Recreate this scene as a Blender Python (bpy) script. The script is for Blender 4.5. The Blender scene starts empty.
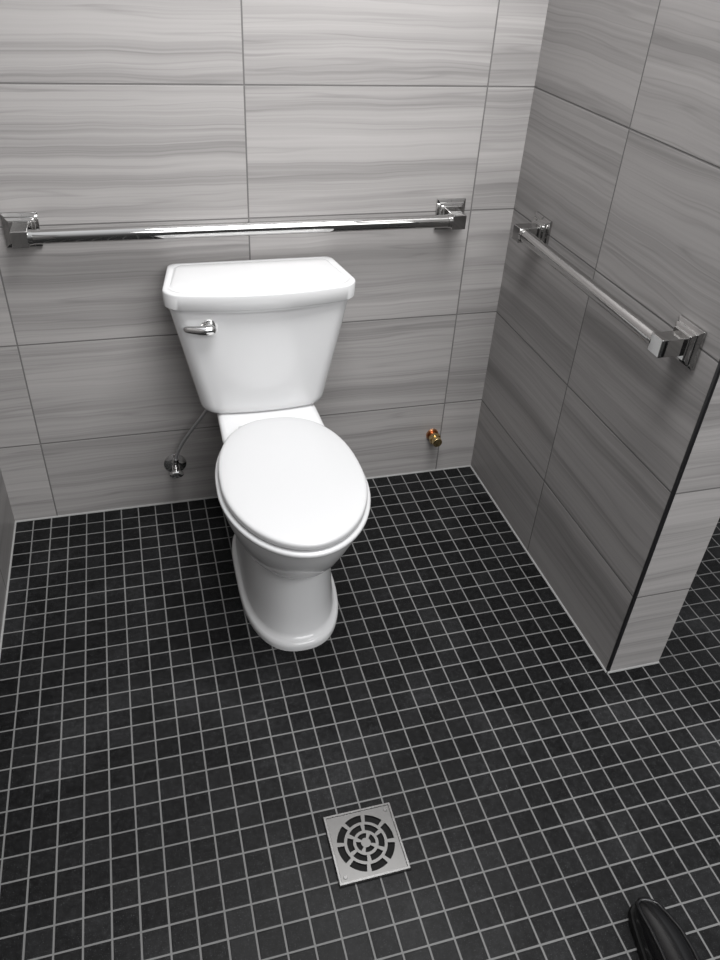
import bpy, bmesh, math, random
from mathutils import Vector, Matrix
PI=math.pi
scn=bpy.context.scene
col=scn.collection
try: scn.view_settings.view_transform='Standard'
except Exception: pass
# ------------------------------------------------------------------ room numbers (metres)
W=1.475; L=.925; T=.151; H0=.266; PU=.613; PV=.308; JA=.129; PJ=.455; HT=2.5
YF=-3.0; XR=1.2
# ------------------------------------------------------------------ camera
f,C=770.7153,Vector((-1.02821,-1.97779,1.53038))
psi,th,ro=.30825,.63601,.06431
F=Vector((math.sin(psi)*math.cos(th),math.cos(psi)*math.cos(th),-math.sin(th)))
R0=Vector((math.cos(psi),-math.sin(psi),0)); U0=R0.cross(F)
r=math.cos(ro)*R0+math.sin(ro)*U0; u=-math.sin(ro)*R0+math.cos(ro)*U0
cam=bpy.data.cameras.new('camera'); co=bpy.data.objects.new('camera',cam); col.objects.link(co)
cam.sensor_fit='VERTICAL'; cam.sensor_height=24; cam.sensor_width=18; cam.lens=f*24/960; cam.clip_start=.02
co.matrix_world=Matrix(((r.x,u.x,-F.x,C.x),(r.y,u.y,-F.y,C.y),(r.z,u.z,-F.z,C.z),(0,0,0,1)))
scn.camera=co
# ------------------------------------------------------------------ materials
def newmat(name):
    m=bpy.data.materials.new(name); m.use_nodes=True
    nt=m.node_tree; b=nt.nodes['Principled BSDF']
    return m,nt,b
def simple(name,colr,rough=.4,metal=0,coat=0,noise=0,nscale=30,spec=.5,bump=0):
    m,nt,b=newmat(name)
    b.inputs['Base Color'].default_value=(*colr,1); b.inputs['Roughness'].default_value=rough
    b.inputs['Metallic'].default_value=metal; b.inputs['Coat Weight'].default_value=coat
    b.inputs['Coat Roughness'].default_value=.06
    b.inputs['Specular IOR Level'].default_value=spec
    tc=nt.nodes.new('ShaderNodeTexCoord'); n=nt.nodes.new('ShaderNodeTexNoise')
    n.inputs['Scale'].default_value=nscale; n.inputs['Detail'].default_value=3
    nt.links.new(tc.outputs['Object'],n.inputs['Vector'])
    if noise:
        mr=nt.nodes.new('ShaderNodeMapRange')
        mr.inputs['To Min'].default_value=max(0.02,rough-noise); mr.inputs['To Max'].default_value=rough+noise
        nt.links.new(n.outputs['Fac'],mr.inputs['Value']); nt.links.new(mr.outputs['Result'],b.inputs['Roughness'])
    if bump:
        bp=nt.nodes.new('ShaderNodeBump'); bp.inputs['Strength'].default_value=bump; bp.inputs['Distance'].default_value=.001
        nt.links.new(n.outputs['Fac'],bp.inputs['Height']); nt.links.new(bp.outputs['Normal'],b.inputs['Normal'])
    return m
class NG:
    def __init__(s,nt): s.nt=nt
    def m(s,op,a,b=None,c=None):
        n=s.nt.nodes.new('ShaderNodeMath'); n.operation=op
        for i,v in enumerate((a,b,c)):
            if v is None: continue
            if isinstance(v,(int,float)): n.inputs[i].default_value=v
            else: s.nt.links.new(v,n.inputs[i])
        return n.outputs[0]
    def xyz(s,a,b,c):
        n=s.nt.nodes.new('ShaderNodeCombineXYZ')
        for i,v in enumerate((a,b,c)):
            if isinstance(v,(int,float)): n.inputs[i].default_value=v
            else: s.nt.links.new(v,n.inputs[i])
        return n.outputs[0]
    def noise(s,vec,scale=1,detail=2,rough=.5,dist=0):
        n=s.nt.nodes.new('ShaderNodeTexNoise'); s.nt.links.new(vec,n.inputs['Vector'])
        n.inputs['Scale'].default_value=scale; n.inputs['Detail'].default_value=detail
        n.inputs['Roughness'].default_value=rough; n.inputs['Distortion'].default_value=dist
        return n.outputs['Fac']
    def white(s,vec):
        n=s.nt.nodes.new('ShaderNodeTexWhiteNoise'); n.noise_dimensions='3D'; s.nt.links.new(vec,n.inputs['Vector'])
        return n
    def sep(s,v):
        n=s.nt.nodes.new('ShaderNodeSeparateXYZ'); s.nt.links.new(v,n.inputs[0]); return n.outputs
    def ramp(s,fac,stops):
        n=s.nt.nodes.new('ShaderNodeValToRGB'); s.nt.links.new(fac,n.inputs['Fac'])
        e=n.color_ramp.elements
        while len(e)<len(stops): e.new(.5)
        for i,(p,c) in enumerate(stops): e[i].position=p; e[i].color=(*c,1)
        return n.outputs['Color']
    def mix(s,fac,a,b,blend='MIX'):
        n=s.nt.nodes.new('ShaderNodeMix'); n.data_type='RGBA'; n.blend_type=blend
        for sock,v in ((n.inputs[0],fac),(n.inputs[6],a),(n.inputs[7],b)):
            if isinstance(v,(int,float)): sock.default_value=v
            elif isinstance(v,tuple): sock.default_value=(*v,1)
            else: s.nt.links.new(v,sock)
        return n.outputs[2]
def wall_tile(name,axis,u0,tone=1.0,seed=0.0):
    m,nt,b=newmat(name); g=NG(nt)
    tc=nt.nodes.new('ShaderNodeTexCoord'); P=g.sep(tc.outputs['Object'])
    uu=P[axis]; vv=P[2]
    U=g.m('DIVIDE',g.m('SUBTRACT',uu,u0),PU); V=g.m('DIVIDE',g.m('SUBTRACT',vv,H0-PV*10),PV)
    iu,iv=g.m('FLOOR',U),g.m('FLOOR',V); fu,fv=g.m('SUBTRACT',U,iu),g.m('SUBTRACT',V,iv)
    du=g.m('MULTIPLY',g.m('MINIMUM',fu,g.m('SUBTRACT',1,fu)),PU)
    dv=g.m('MULTIPLY',g.m('MINIMUM',fv,g.m('SUBTRACT',1,fv)),PV)
    d=g.m('MINIMUM',du,dv)
    wn=g.white(g.xyz(iu,iv,3.7+seed)); rn=g.sep(wn.outputs['Color'])
    ox=g.m('MULTIPLY',rn[0],40); oz=g.m('MULTIPLY',rn[1],17)
    # gentle waviness of the veins
    wv=g.noise(g.xyz(g.m('MULTIPLY_ADD',uu,3.0,ox),g.m('MULTIPLY_ADD',vv,5.0,oz),seed),1,2,.5)
    vw=g.m('ADD',vv,g.m('MULTIPLY',g.m('SUBTRACT',wv,.5),.032))
    tonal=g.noise(g.xyz(g.m('MULTIPLY_ADD',uu,.28,ox),g.m('MULTIPLY_ADD',vw,10,oz),seed+2.9),1,2,.5)
    broad=g.noise(g.xyz(g.m('MULTIPLY_ADD',uu,.36,ox),g.m('MULTIPLY_ADD',vw,30,oz),seed+1.3),1,3,.58)
    fine=g.noise(g.xyz(g.m('MULTIPLY_ADD',uu,.7,ox),g.m('MULTIPLY_ADD',vw,150,oz),seed+5.1),1,2,.6)
    lines=g.noise(g.xyz(g.m('MULTIPLY_ADD',uu,.45,ox),g.m('MULTIPLY_ADD',vw,20,oz),seed+9.1),1,2,.5)
    fr=g.m('FRACT',g.m('MULTIPLY',lines,8.0))
    thin=g.m('SUBTRACT',1,g.m('MINIMUM',1,g.m('MULTIPLY',g.m('ABSOLUTE',g.m('SUBTRACT',fr,.5)),8)))
    fr2=g.m('FRACT',g.m('MULTIPLY_ADD',lines,6.0,.3))
    lite=g.m('SUBTRACT',1,g.m('MINIMUM',1,g.m('MULTIPLY',g.m('ABSOLUTE',g.m('SUBTRACT',fr2,.5)),7)))
    val=g.m('ADD',g.m('MULTIPLY',broad,.42),g.m('MULTIPLY',fine,.22))
    val=g.m('ADD',val,g.m('MULTIPLY',tonal,.36))
    val=g.m('SUBTRACT',val,g.m('MULTIPLY',thin,.065))
    val=g.m('ADD',val,g.m('MULTIPLY',lite,.045))
    val=g.m('ADD',val,g.m('MULTIPLY',g.m('SUBTRACT',rn[2],.5),.05))
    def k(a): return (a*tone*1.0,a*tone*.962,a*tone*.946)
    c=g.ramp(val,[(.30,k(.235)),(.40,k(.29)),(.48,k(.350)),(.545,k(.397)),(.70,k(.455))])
    gr=g.m('LESS_THAN',d,.0019)
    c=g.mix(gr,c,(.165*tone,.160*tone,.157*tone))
    nt.links.new(c,b.inputs['Base Color'])
    b.inputs['Specular IOR Level'].default_value=.4
    nt.links.new(g.m('ADD',g.m('MULTIPLY',fine,.12),g.m('MULTIPLY_ADD',gr,.3,.36)),b.inputs['Roughness'])
    bp=nt.nodes.new('ShaderNodeBump'); bp.inputs['Strength'].default_value=.5; bp.inputs['Distance'].default_value=.0015
    nt.links.new(g.m('MINIMUM',g.m('DIVIDE',d,.003),1),bp.inputs['Height']); nt.links.new(bp.outputs['Normal'],b.inputs['Normal'])
    return m
def floor_tile(name,pitch=.0508,g2=.0018,ox=0.0,oy=0.0):
    m,nt,b=newmat(name); g=NG(nt)
    tc=nt.nodes.new('ShaderNodeTexCoord'); P=g.sep(tc.outputs['Object'])
    wob=g.noise(tc.outputs['Object'],9,2)
    U=g.m('DIVIDE',g.m('SUBTRACT',P[0],ox),pitch); V=g.m('DIVIDE',g.m('SUBTRACT',P[1],oy),pitch)
    iu,iv=g.m('FLOOR',U),g.m('FLOOR',V); fu,fv=g.m('SUBTRACT',U,iu),g.m('SUBTRACT',V,iv)
    du=g.m('MINIMUM',fu,g.m('SUBTRACT',1,fu)); dv=g.m('MINIMUM',fv,g.m('SUBTRACT',1,fv))
    d=g.m('MULTIPLY',g.m('MINIMUM',du,dv),pitch)
    wn=g.white(g.xyz(iu,iv,1.0)); rn=g.sep(wn.outputs['Color'])
    mott=g.noise(tc.outputs['Object'],85,4,.72); dust=g.noise(tc.outputs['Object'],3.2,5,.62)
    speck=g.m('GREATER_THAN',g.noise(tc.outputs['Object'],480,1,.5),.69)
    v=g.m('ADD',g.m('MULTIPLY',g.m('POWER',rn[0],2.0),.006),g.m('MULTIPLY_ADD',g.m('POWER',mott,3.0),.038,.0006))
    v=g.m('ADD',v,g.m('MULTIPLY',g.m('MAXIMUM',g.m('SUBTRACT',dust,.5),0),g.m('MULTIPLY',mott,.13)))
    v=g.m('ADD',v,g.m('MULTIPLY',speck,.05))
    tilec=g.xyz(v,g.m('MULTIPLY',v,1.02),g.m('MULTIPLY',v,1.06))
    gl=g.m('MULTIPLY_ADD',dust,.14,.095)
    groc=g.xyz(gl,gl,g.m('MULTIPLY',gl,.99))
    gr=g.m('LESS_THAN',g.m('ADD',d,g.m('MULTIPLY',g.m('SUBTRACT',wob,.5),.0008)),g2)
    nt.links.new(g.mix(gr,tilec,groc),b.inputs['Base Color'])
    b.inputs['Specular IOR Level'].default_value=.13
    nt.links.new(g.m('ADD',g.m('MULTIPLY',mott,.2),g.m('MULTIPLY_ADD',gr,.3,.34)),b.inputs['Roughness'])
    bp=nt.nodes.new('ShaderNodeBump'); bp.inputs['Strength'].default_value=.5; bp.inputs['Distance'].default_value=.0012
    nt.links.new(g.m('ADD',g.m('MINIMUM',g.m('DIVIDE',d,.0035),1),g.m('MULTIPLY',mott,.35)),bp.inputs['Height']); nt.links.new(bp.outputs['Normal'],b.inputs['Normal'])
    return m
M_back=wall_tile('grey_vein_tile_back',0,-JA,1.0,0.0)
M_part_shaded=wall_tile('grey_vein_tile_partition_shaded',1,-PJ,.66,2.0)  # same tile as the back wall, with the partition's shade put into its colour
M_end_lit=wall_tile('grey_vein_tile_end_lit',0,-.2,1.08,4.0)  # same tile again, colour lightened for the front light on this face
M_left_darkened=wall_tile('grey_vein_tile_left_darkened',1,-.3,.55,6.0)  # same tile, colour darkened so the left grab bar mount reflects darker
M_floor=floor_tile('black_mosaic')
M_caulk=simple('caulk',(.32,.32,.315),.6,noise=.1)
M_black=simple('black_trim',(.012,.012,.013),.35,noise=.05)
M_china=simple('white_china',(.73,.732,.736),.20,coat=.35,noise=.03,nscale=8)
M_seat=simple('white_seat_plastic',(.60,.602,.607),.22,noise=.03,nscale=8)
M_chrome=simple('polished_chrome',(.47,.466,.46),.03,1,noise=.008)
M_valve=simple('bright_chrome',(.72,.715,.71),.08,1,noise=.02)
M_steel=simple('brushed_steel',(.155,.153,.15),.36,1,noise=.10,nscale=60)
M_rim=simple('steel_rim',(.23,.228,.225),.27,1,noise=.10,nscale=60)
M_dark=simple('drain_shade',(.003,.003,.003),.7,noise=.1,spec=.2)
M_brass=simple('brass',(.70,.53,.27),.22,1,noise=.08)
M_copper=simple('copper',(.60,.30,.16),.28,1,noise=.08)
M_hose=simple('braided_steel_hose',(.50,.50,.51),.4,.8,noise=.1,nscale=400,bump=.8)
M_shoe=simple('black_leather',(.0025,.0025,.003),.25,coat=.25,noise=.06,nscale=25,spec=.4)
M_sole=simple('black_rubber',(.004,.004,.004),.6,noise=.1,nscale=60,bump=.3,spec=.25)
# ------------------------------------------------------------------ mesh helpers
def build(name,bm,mat,parent=None,smooth=True,ang=38,mods=None):
    bmesh.ops.recalc_face_normals(bm,faces=bm.faces)
    me=bpy.data.meshes.new(name); bm.to_mesh(me); bm.free()
    for p in me.polygons: p.use_smooth=smooth
    if smooth: me.set_sharp_from_angle(angle=math.radians(ang))
    me.materials.append(mat)
    o=bpy.data.objects.new(name,me); col.objects.link(o)
    if parent: o.parent=parent
    return o
def bevel(o,w,seg=3):
    md=o.modifiers.new('bevel','BEVEL'); md.width=w; md.segments=seg; md.limit_method='ANGLE'; md.angle_limit=math.radians(30)
    md.harden_normals=True
    return o
def loft(bm,rings,cap0=True,cap1=True):
    vs=[[bm.verts.new(p) for p in rg] for rg in rings]; n=len(vs[0])
    for a,b in zip(vs,vs[1:]):
        for i in range(n): bm.faces.new((a[i],a[(i+1)%n],b[(i+1)%n],b[i]))
    if cap0: bm.faces.new(vs[0][::-1])
    if cap1: bm.faces.new(vs[-1])
    return vs
def box(bm,c,s):
    x,y,z=c; a,b,d=s[0]/2,s[1]/2,s[2]/2
    loft(bm,[[(x-a,y-b,z+k),(x+a,y-b,z+k),(x+a,y+b,z+k),(x-a,y+b,z+k)] for k in (-d,d)])
def tube(bm,pts,rad,seg=16):
    pts=[Vector(p) for p in pts]; rad=rad if isinstance(rad,list) else [rad]*len(pts)
    rings=[]; nrm=None
    for i,p in enumerate(pts):
        t=(pts[min(i+1,len(pts)-1)]-pts[max(i-1,0)]).normalized()
        if nrm is None: nrm=t.orthogonal().normalized()
        else: nrm=(nrm-t*nrm.dot(t)).normalized()
        bi=t.cross(nrm)
        rings.append([p+rad[i]*(math.cos(2*PI*k/seg)*nrm+math.sin(2*PI*k/seg)*bi) for k in range(seg)])
    loft(bm,rings)
def bez(p0,p1,p2,p3,n=20):
    p0,p1,p2,p3=map(Vector,(p0,p1,p2,p3)); o=[]
    for i in range(n+1):
        t=i/n; o.append((1-t)**3*p0+3*t*(1-t)**2*p1+3*t*t*(1-t)*p2+t**3*p3)
    return o
def rr(hwf,hwb,yf,yb,rf,rb,bow=0,n=9,m=10):
    """rounded trapezoid ring: front at yf (towards the viewer), back at yb"""
    P=[(-hwf,yf,rf),(hwf,yf,rf),(hwb,yb,rb),(-hwb,yb,rb)]
    out=[]; ends=[]; N=len(P)
    for i,(x,y,rd) in enumerate(P):
        c=Vector((x,y)); a=Vector(P[i-1][:2]); b=Vector(P[(i+1)%N][:2])
        da=(a-c).normalized(); db=(b-c).normalized()
        half=da.angle(db)/2; tl=rd/math.tan(half)
        cen=c+(da+db).normalized()*(rd/math.sin(half))
        s=c+da*tl-cen; e=c+db*tl-cen
        a0=math.atan2(s.y,s.x); a1=math.atan2(e.y,e.x)
        while a1<a0: a1+=2*PI
        if a1-a0>PI: a1-=2*PI
        ends.append([cen+rd*Vector((math.cos(a0+(a1-a0)*k/n),math.sin(a0+(a1-a0)*k/n))) for k in range(n+1)])
    for i in range(N):
        out+=ends[i]; s=ends[i][-1]; e=ends[(i+1)%N][0]
        out+=[s.lerp(e,k/m) for k in range(1,m)]
    res=[]
    for p in out:
        wgt=max(0,min(1,(yb-p.y)/(yb-yf)))
        res.append((p.x,p.y+bow*(p.x/hwf)**2*wgt))
    return res
def egg(hw,yf,yb,ym,ef=2.0,eb=2.6,n=64):
    o=[]
    for i in range(n):
        t=2*PI*i/n; c,s=math.cos(t),math.sin(t)
        e=ef if s<0 else eb
        x=hw*math.copysign(abs(c)**(2/e),c)
        y=ym+((ym-yf) if s<0 else (yb-ym))*math.copysign(abs(s)**(2/e),s)
        o.append((x,y))
    return o
def at(ring,z,dx=0): return [(x+dx,y,z) for x,y in ring]
def thing(name,label,cat,loc=(0,0,0),rz=0,group=None):
    o=bpy.data.objects.new(name,None); col.objects.link(o); o.empty_display_size=.05
    o.location=loc; o.rotation_euler=(0,0,rz); o['label']=label; o['category']=cat
    if group: o['group']=group
    return o
def struct(name,bm,mat,smooth=False):
    o=build(name,bm,mat,None,smooth); o['kind']='structure'; return o
def cyl(bm,c,axis,rad,length,seg=32):
    a=Vector(axis).normalized(); tube(bm,[Vector(c),Vector(c)+a*length],rad,seg)
# ------------------------------------------------------------------ setting
bm=bmesh.new(); box(bm,((XR-W-.1)/2+.0,YF/2+.05,-.05),(XR+W+.1,-YF+.1,.1)); struct('floor',bm,M_floor)
bm=bmesh.new(); box(bm,((XR-W-.1)/2,.05,HT/2),(XR+W+.1,.1,HT)); struct('wall_back',bm,M_back)
bm=bmesh.new(); box(bm,(-W-.05,YF/2,HT/2),(.1,-YF,HT)); struct('wall_left',bm,M_left_darkened)
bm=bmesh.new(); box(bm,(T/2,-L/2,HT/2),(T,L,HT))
pw=struct('wall_right',bm,M_part_shaded); pw.data.materials.append(M_end_lit)
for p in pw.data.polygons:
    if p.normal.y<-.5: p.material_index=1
bm=bmesh.new(); box(bm,(.0025,-L+.0025,HT/2),(.007,.007,HT)); struct('trim_1',bm,M_black)
def strip(name,a,b,mat=M_caulk):
    bm=bmesh.new(); tube(bm,[a,b],.0035,8); return struct(name,bm,mat,True)
strip('trim_2',(-W,-.001,.001),(0,-.001,.001)); strip('trim_3',(-.001,0,.001),(-.001,-L,.001))
strip('trim_4',(-W+.001,0,.001),(-W+.001,YF,.001)); strip('trim_5',(0,-L-.001,.001),(T,-L-.001,.001))
# ------------------------------------------------------------------ toilet
TX=-.742
t=thing('toilet','white two-piece toilet with closed elongated lid against the grey tiled wall','toilet',(TX,0,0))
bm=bmesh.new()
S=[(0,.131,-.681,-.17,-.43,2.4,4),(.012,.132,-.682,-.17,-.43,2.4,4),(.020,.131,-.680,-.17,-.43,2.4,4),(.0245,.127,-.673,-.17,-.43,2.4,4),(.027,.121,-.663,-.17,-.43,2.4,4),(.040,.118,-.657,-.17,-.43,2.4,4),
   (.09,.114,-.650,-.17,-.43,2.35,4),(.15,.111,-.646,-.17,-.43,2.3,3.8),(.20,.110,-.644,-.17,-.435,2.2,3.4),(.240,.111,-.644,-.175,-.44,2.15,3.2),(.247,.112,-.647,-.175,-.44,2.15,3.2),
   (.251,.119,-.662,-.18,-.455,2.1,3.1),(.256,.127,-.680,-.18,-.455,2.1,3.1),(.266,.134,-.695,-.185,-.46,2.08,3.0),(.285,.141,-.711,-.19,-.475,2.05,2.9),(.32,.153,-.733,-.2,-.495,2,2.8),(.355,.163,-.752,-.22,-.51,2,2.7),(.385,.170,-.765,-.24,-.52,2,2.6),
   (.403,.172,-.771,-.25,-.525,2,2.6),(.414,.172,-.772,-.25,-.525,2,2.6),(.418,.168,-.767,-.255,-.525,2,2.6)]
loft(bm,[at(egg(hw,yf,yb,ym,ef,eb),z,.006) for z,hw,yf,yb,ym,ef,eb in S])
D=[(.16,.09,.085,-.30,-.07),(.25,.10,.095,-.32,-.05),(.33,.118,.115,-.35,-.035),(.38,.130,.125,-.37,-.03),(.405,.138,.132,-.38,-.028),(.415,.138,.132,-.38,-.03),(.4205,.133,.127,-.37,-.033),(.4225,.123,.118,-.35,-.04)]
loft(bm,[at(rr(a,b_,yf,yb,.06,.03,.03),z,.007) for z,a,b_,yf,yb in D])
build('bowl',bm,M_china,t,ang=60)
bm=bmesh.new()
def tk(z,ins=0):
    k=(z-.425)/(.738-.425)
    return at(rr(.166+.067*k-ins,.156+.054*k-ins,-.205-.012*k+ins,-.02-ins*.5,.036,.03,.016),z)
loft(bm,[tk(.419,.028),tk(.4205,.016),tk(.425,.008),tk(.434,.002),tk(.445,0)]+[tk(.455+.283*i/6) for i in range(7)])
build('tank',bm,M_china,t,ang=60)
bm=bmesh.new()
def ld(z,ins): return at(rr(.245-ins,.215-ins,-.240+ins,-.012-ins,.040,.022,.032),z,.001)
loft(bm,[ld(.729,.014),ld(.730,.008),ld(.736,.007),ld(.7375,.003),ld(.740,.0005),ld(.774,0),ld(.777,.001),ld(.7787,.003),ld(.7793,.0065),ld(.7793,.012),ld(.7766,.0145),ld(.7766,.018),ld(.7800,.021),ld(.7808,.025),ld(.7808,.05)])
build('tank_lid',bm,M_china,t,ang=50)
SX=.005
def seatring(z,ins): return at(egg(.176-ins,-.798+ins,-.272-ins,-.545,1.95,2.35),z,SX)
bm=bmesh.new(); loft(bm,[seatring(.4185,.012),seatring(.420,.003),seatring(.423,-.001),seatring(.430,-.002),seatring(.4335,.001),seatring(.4345,.012)]); build('seat',bm,M_seat,t,ang=60)
bm=bmesh.new(); loft(bm,[seatring(.4378,.018),seatring(.4385,.009),seatring(.441,.0062),seatring(.450,.0065),seatring(.4535,.0080),seatring(.4555,.011),seatring(.4568,.0165),seatring(.4582,.035),seatring(.4592,.07),seatring(.4597,.115),seatring(.4598,.15)]); build('seat_lid',bm,M_seat,t,ang=60)
for s in (-1,1):
    bm=bmesh.new(); box(bm,(SX+s*.07,-.285,.4275),(.04,.028,.014)); bevel(build('hinge',bm,M_seat,t),.004,3)
fl=bmesh.new()
yv=-.2035
cyl(fl,(-.136,yv+.006,.688),(0,-1,0),.021,.014,28); tube(fl,[(-.136,yv-.006,.688),(-.136,yv-.022,.688)],[.016,.013],20)
tube(fl,bez((-.124,yv-.018,.688),(-.148,yv-.031,.689),(-.168,yv-.021,.689),(-.198,yv-.011,.690),14),[.008,.0130,.0138,.0135,.013,.0125,.012,.0115,.011,.0105,.010,.0095,.009,.008,.004],16)
lv=build('flush_lever',fl,M_valve,t); lv['label']='polished chrome flush lever'
# ------------------------------------------------------------------ stop valve and hose on the wall
v=thing('shutoff_valve','chrome shut-off valve with braided hose on the wall left of the toilet','valve',(-.991,0,.149))
bm=bmesh.new(); tube(bm,[(0,0,0),(0,-.003,0),(0,-.006,0),(0,-.010,0)],[.034,.033,.026,.015],32); build('wall_plate',bm,M_valve,v)
bm=bmesh.new(); cyl(bm,(0,-.008,0),(0,-1,0),.0085,.030,20); cyl(bm,(0,-.036,-.012),(0,0,1),.0115,.025,20); cyl(bm,(0,-.036,.010),(0,0,1),.0085,.020,20); cyl(bm,(0,-.018,0),(0,-1,0),.0115,.010,6); build('body',bm,M_valve,v)
bm=bmesh.new()
loft(bm,[[(.020*math.cos(a)*k,-y,.012*math.sin(a)*k) for a in [2*PI*i/24 for i in range(24)]] for y,k in ((.050,.7),(.053,1),(.061,1),(.064,.75))]); cyl(bm,(0,-.036,0),(0,-1,0),.006,.018,14); build('handle',bm,M_valve,v)
bm=bmesh.new(); tube(bm,bez((0,-.036,.030),(.012,-.040,.10),(.080,-.066,.18),(.118,-.10,.266),26),.0046,14); build('hose',bm,M_hose,v)
bm=bmesh.new(); cyl(bm,(0,-.036,.024),(.15,0,1),.0090,.016,6); build('coupling_nut',bm,M_valve,v)
bm=bmesh.new(); cyl(bm,(.113,-.0955,.252),(.4,-.3,1),.0095,.0155,6); build('coupling_nut',bm,M_valve,v)
# ------------------------------------------------------------------ capped pipe stub
s=thing('pipe_stub','small capped brass and copper pipe stub on the wall right of the toilet','pipe',(-.159,0,.151))
bm=bmesh.new(); cyl(bm,(0,0.003,0),(0,-1,0),.0125,.033,24); tube(bm,[(0,.001,0),(0,-.006,0)],[.022,.019],24); build('pipe',bm,M_copper,s)
bm=bmesh.new(); cyl(bm,(0,-.020,0),(0,-1,0),.021,.016,6); cyl(bm,(0,-.034,0),(0,-1,0),.016,.020,20); bevel(build('cap',bm,M_brass,s),.002,2)
# ------------------------------------------------------------------ grab bars
def grab_bar(label,half,loc,rz):
    t=thing('grab_bar',label,'grab bar',loc,rz)
    yo=-.060
    for sx in (-1,1):
        bm=bmesh.new()
        def sq(h,y): return [(sx*half+a*h,y,b*h) for a,b in ((-1,-1),(1,-1),(1,1),(-1,1))]
        loft(bm,[sq(.041,0),sq(.041,-.007),sq(.0325,-.010),sq(.0325,-.0165),sq(.0255,-.019),sq(.0255,-.024)])
        bevel(build('wall_plate',bm,M_chrome,t,ang=20),.001,2)
        bm=bmesh.new(); box(bm,(sx*half,-.048,0),(.038,.058,.038)); bevel(build('post',bm,M_chrome,t,ang=20),.002,3)
        bm=bmesh.new(); tube(bm,[(sx*(half-.017),yo,0),(sx*(half-.028),yo,0)],[.0182,.0175],32); build('collar',bm,M_chrome,t)
    bm=bmesh.new(); cyl(bm,(-half+.018,yo,0),(1,0,0),.0165,2*half-.036,40); build('rail',bm,M_chrome,t)
    return t
grab_bar('long chrome grab bar on the back wall above the toilet tank',.5465,(-.7385,0,.876),0)
grab_bar('shorter chrome grab bar on the right partition wall',.322,(0,-.503,.878),-PI/2)
# ------------------------------------------------------------------ floor drain
d=thing('floor_drain','square stainless floor drain grate set in the black mosaic floor','drain',(-.721,-1.209,0))
Hs=.0715; N=168
bm=bmesh.new(); box(bm,(0,0,.0006),(2*Hs-.004,2*Hs-.004,.001)); build('sump_shade',bm,M_dark,d)  # black plate on the solid floor, painted stand-in for shade under the grate
bm=bmesh.new()
bands=[(.004,.0100,0,0,0),(.0100,.0200,4,.72,.2),(.0200,.0260,0,0,0),(.0260,.0385,6,.78,.45),(.0385,.0445,0,0,0),(.0445,.0592,8,.82,.1),(.0592,.0655,0,0,0)]
z=.0056
radii=[bands[0][0]]+[b_[1] for b_ in bands]
V=[[bm.verts.new((rd*math.cos(2*PI*i/N),rd*math.sin(2*PI*i/N),z)) for i in range(N)] for rd in radii]
sqv=[]
for i in range(N):
    a=2*PI*i/N; k=(Hs-.002)/max(abs(math.cos(a)),abs(math.sin(a))); sqv.append(bm.verts.new((k*math.cos(a),k*math.sin(a),z)))
cv=bm.verts.new((0,0,z))
for i in range(N): bm.faces.new((cv,V[0][i],V[0][(i+1)%N]))
for j,(r0,r1,ns,fr,ph) in enumerate(bands):
    for i in range(N):
        if ns and (((i+.5)/N*ns+ph)%1)<fr: continue
        bm.faces.new((V[j][i],V[j+1][i],V[j+1][(i+1)%N],V[j][(i+1)%N]))
for i in range(N): bm.faces.new((V[-1][i],sqv[i],sqv[(i+1)%N],V[-1][(i+1)%N]))
gm=build('grate',bm,M_steel,d,smooth=False)
md=gm.modifiers.new('solid','SOLIDIFY'); md.thickness=.0035; md.offset=-1
bm=bmesh.new()
loft(bm,[[(a*h,b_*h,zz) for a,b_ in ((-1,-1),(1,-1),(1,1),(-1,1))] for h,zz in ((Hs+.002,.0),(Hs+.002,.005),(Hs+.0005,.0076),(Hs-.0035,.0076),(Hs-.0045,.005),(Hs-.0045,.0012))],False,False); build('frame',bm,M_rim,d,smooth=False)
for sx,sy in ((-1,-1),(1,1)):
    bm=bmesh.new(); tube(bm,[(sx*.0585,sy*.0585,z-.0005),(sx*.0585,sy*.0585,z+.0016)],[.0042,.0033],16); build('screw',bm,M_rim,d)
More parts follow.
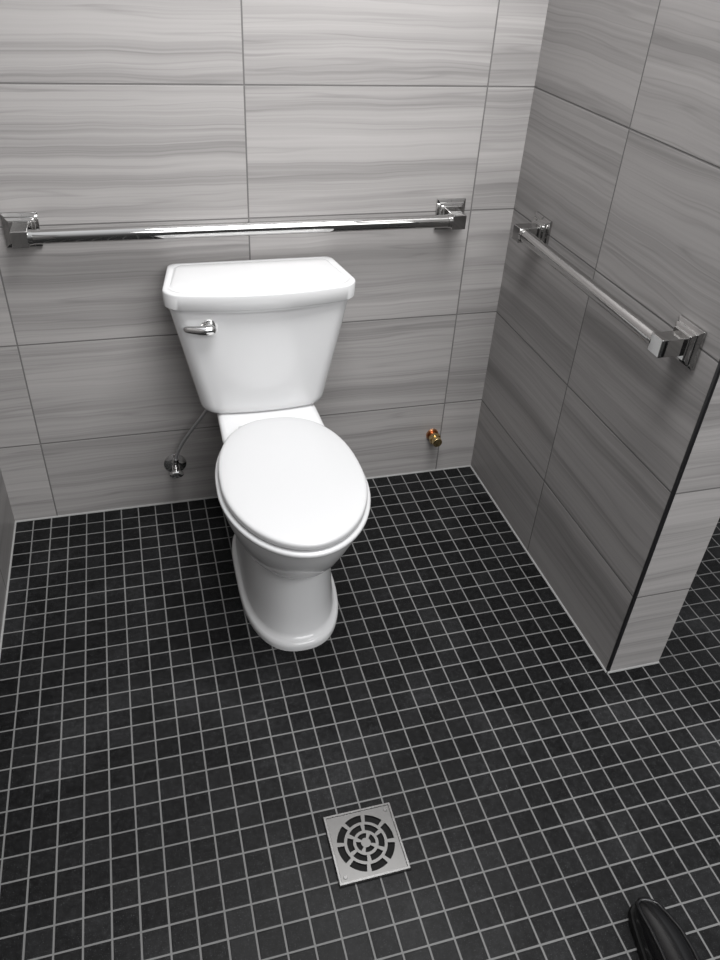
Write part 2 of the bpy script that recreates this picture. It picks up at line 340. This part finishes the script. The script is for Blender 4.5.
# ------------------------------------------------------------------ shoe at the bottom right
sh=thing('shoe','black shoe toe on the mosaic floor in the bottom right corner','shoe',(-.256,-1.605,0),math.radians(-13))
def shoe_pt(y,hw,zb,zt,dx,a):
    c,s_=math.cos(a),math.sin(a)
    e=1.7 if s_>0 else 5
    return (dx*(1+max(0,s_))+hw*math.copysign(abs(c)**(2/e),c),y,(zb+zt)/2+(zt-zb)/2*math.copysign(abs(s_)**(2/e),s_))
sec=[(.141,.014,.022,.034,-.010),(.139,.022,.018,.048,-.011),(.130,.029,.015,.057,-.011),(.108,.035,.013,.065,-.008),(.08,.040,.012,.071,-.003),(.04,.042,.012,.080,0),(0,.042,.012,.091,0),(-.04,.040,.012,.102,0),(-.08,.037,.014,.110,0),(-.12,.033,.018,.112,0),(-.15,.028,.02,.108,0),(-.165,.015,.03,.09,0)]
bm=bmesh.new(); loft(bm,[[shoe_pt(*q,2*PI*i/28) for i in range(28)] for q in sec]); o=build('upper',bm,M_shoe,sh,ang=70)
md=o.modifiers.new('sub','SUBSURF'); md.levels=1; md.render_levels=1
# raised seam looping round the toe
lp=[shoe_pt(*q,math.radians(42)) for q in sec[8:1:-1]]+[shoe_pt(*sec[1],math.radians(a)) for a in (62,90,118)]+[shoe_pt(*q,math.radians(138)) for q in sec[2:9]]
bm=bmesh.new(); tube(bm,lp,.0042,10); build('apron_seam',bm,M_shoe,sh,ang=70)
bm=bmesh.new()
out=[(y,hw+.004,dx) for y,hw,zb,zt,dx in sec]
ring=[(dx+hw,y+.004) for y,hw,dx in out[::-1]]+[(dx-hw,y+.004) for y,hw,dx in out]
loft(bm,[[(x*.96,y*.98,0) for x,y in ring],[(x,y,.006) for x,y in ring],[(x,y,.016) for x,y in ring],[(x*.97,y*.985,.02) for x,y in ring]]); build('sole',bm,M_sole,sh,ang=50)
# ------------------------------------------------------------------ light
w=bpy.data.worlds.new('world'); scn.world=w; w.use_nodes=True
nt=w.node_tree; bg=nt.nodes['Background']; bg.inputs[1].default_value=1.25
g=NG(nt); tc=nt.nodes.new('ShaderNodeTexCoord'); zc=g.sep(tc.outputs['Generated'])[2]
nt.links.new(g.ramp(g.m('MULTIPLY_ADD',zc,.5,.5),[(0,(.03,.03,.03)),(.5,(.07,.07,.07)),(.62,(.19,.19,.195)),(.8,(.54,.545,.555)),(1,(.92,.93,.95))]),bg.inputs[0])
def area(name,loc,target,size,power,colr=(1,1,1)):
    l=bpy.data.lights.new(name,'AREA'); l.shape='RECTANGLE'; l.size,l.size_y=size; l.energy=power; l.color=colr
    o=bpy.data.objects.new(name,l); col.objects.link(o); o.location=loc
    o.rotation_euler=(Vector(target)-Vector(loc)).to_track_quat('-Z','Y').to_euler(); return o
area('ceiling_light',(-.48,-.85,2.45),(-.58,-.25,0),(.9,.7),36,(1,.998,.998))
area('front_fill',(-.1,-2.7,2.2),(-.50,-.8,.2),(1.8,1.0),34,(1,.998,.998))  # fill added behind the camera to brighten the partition end and toilet
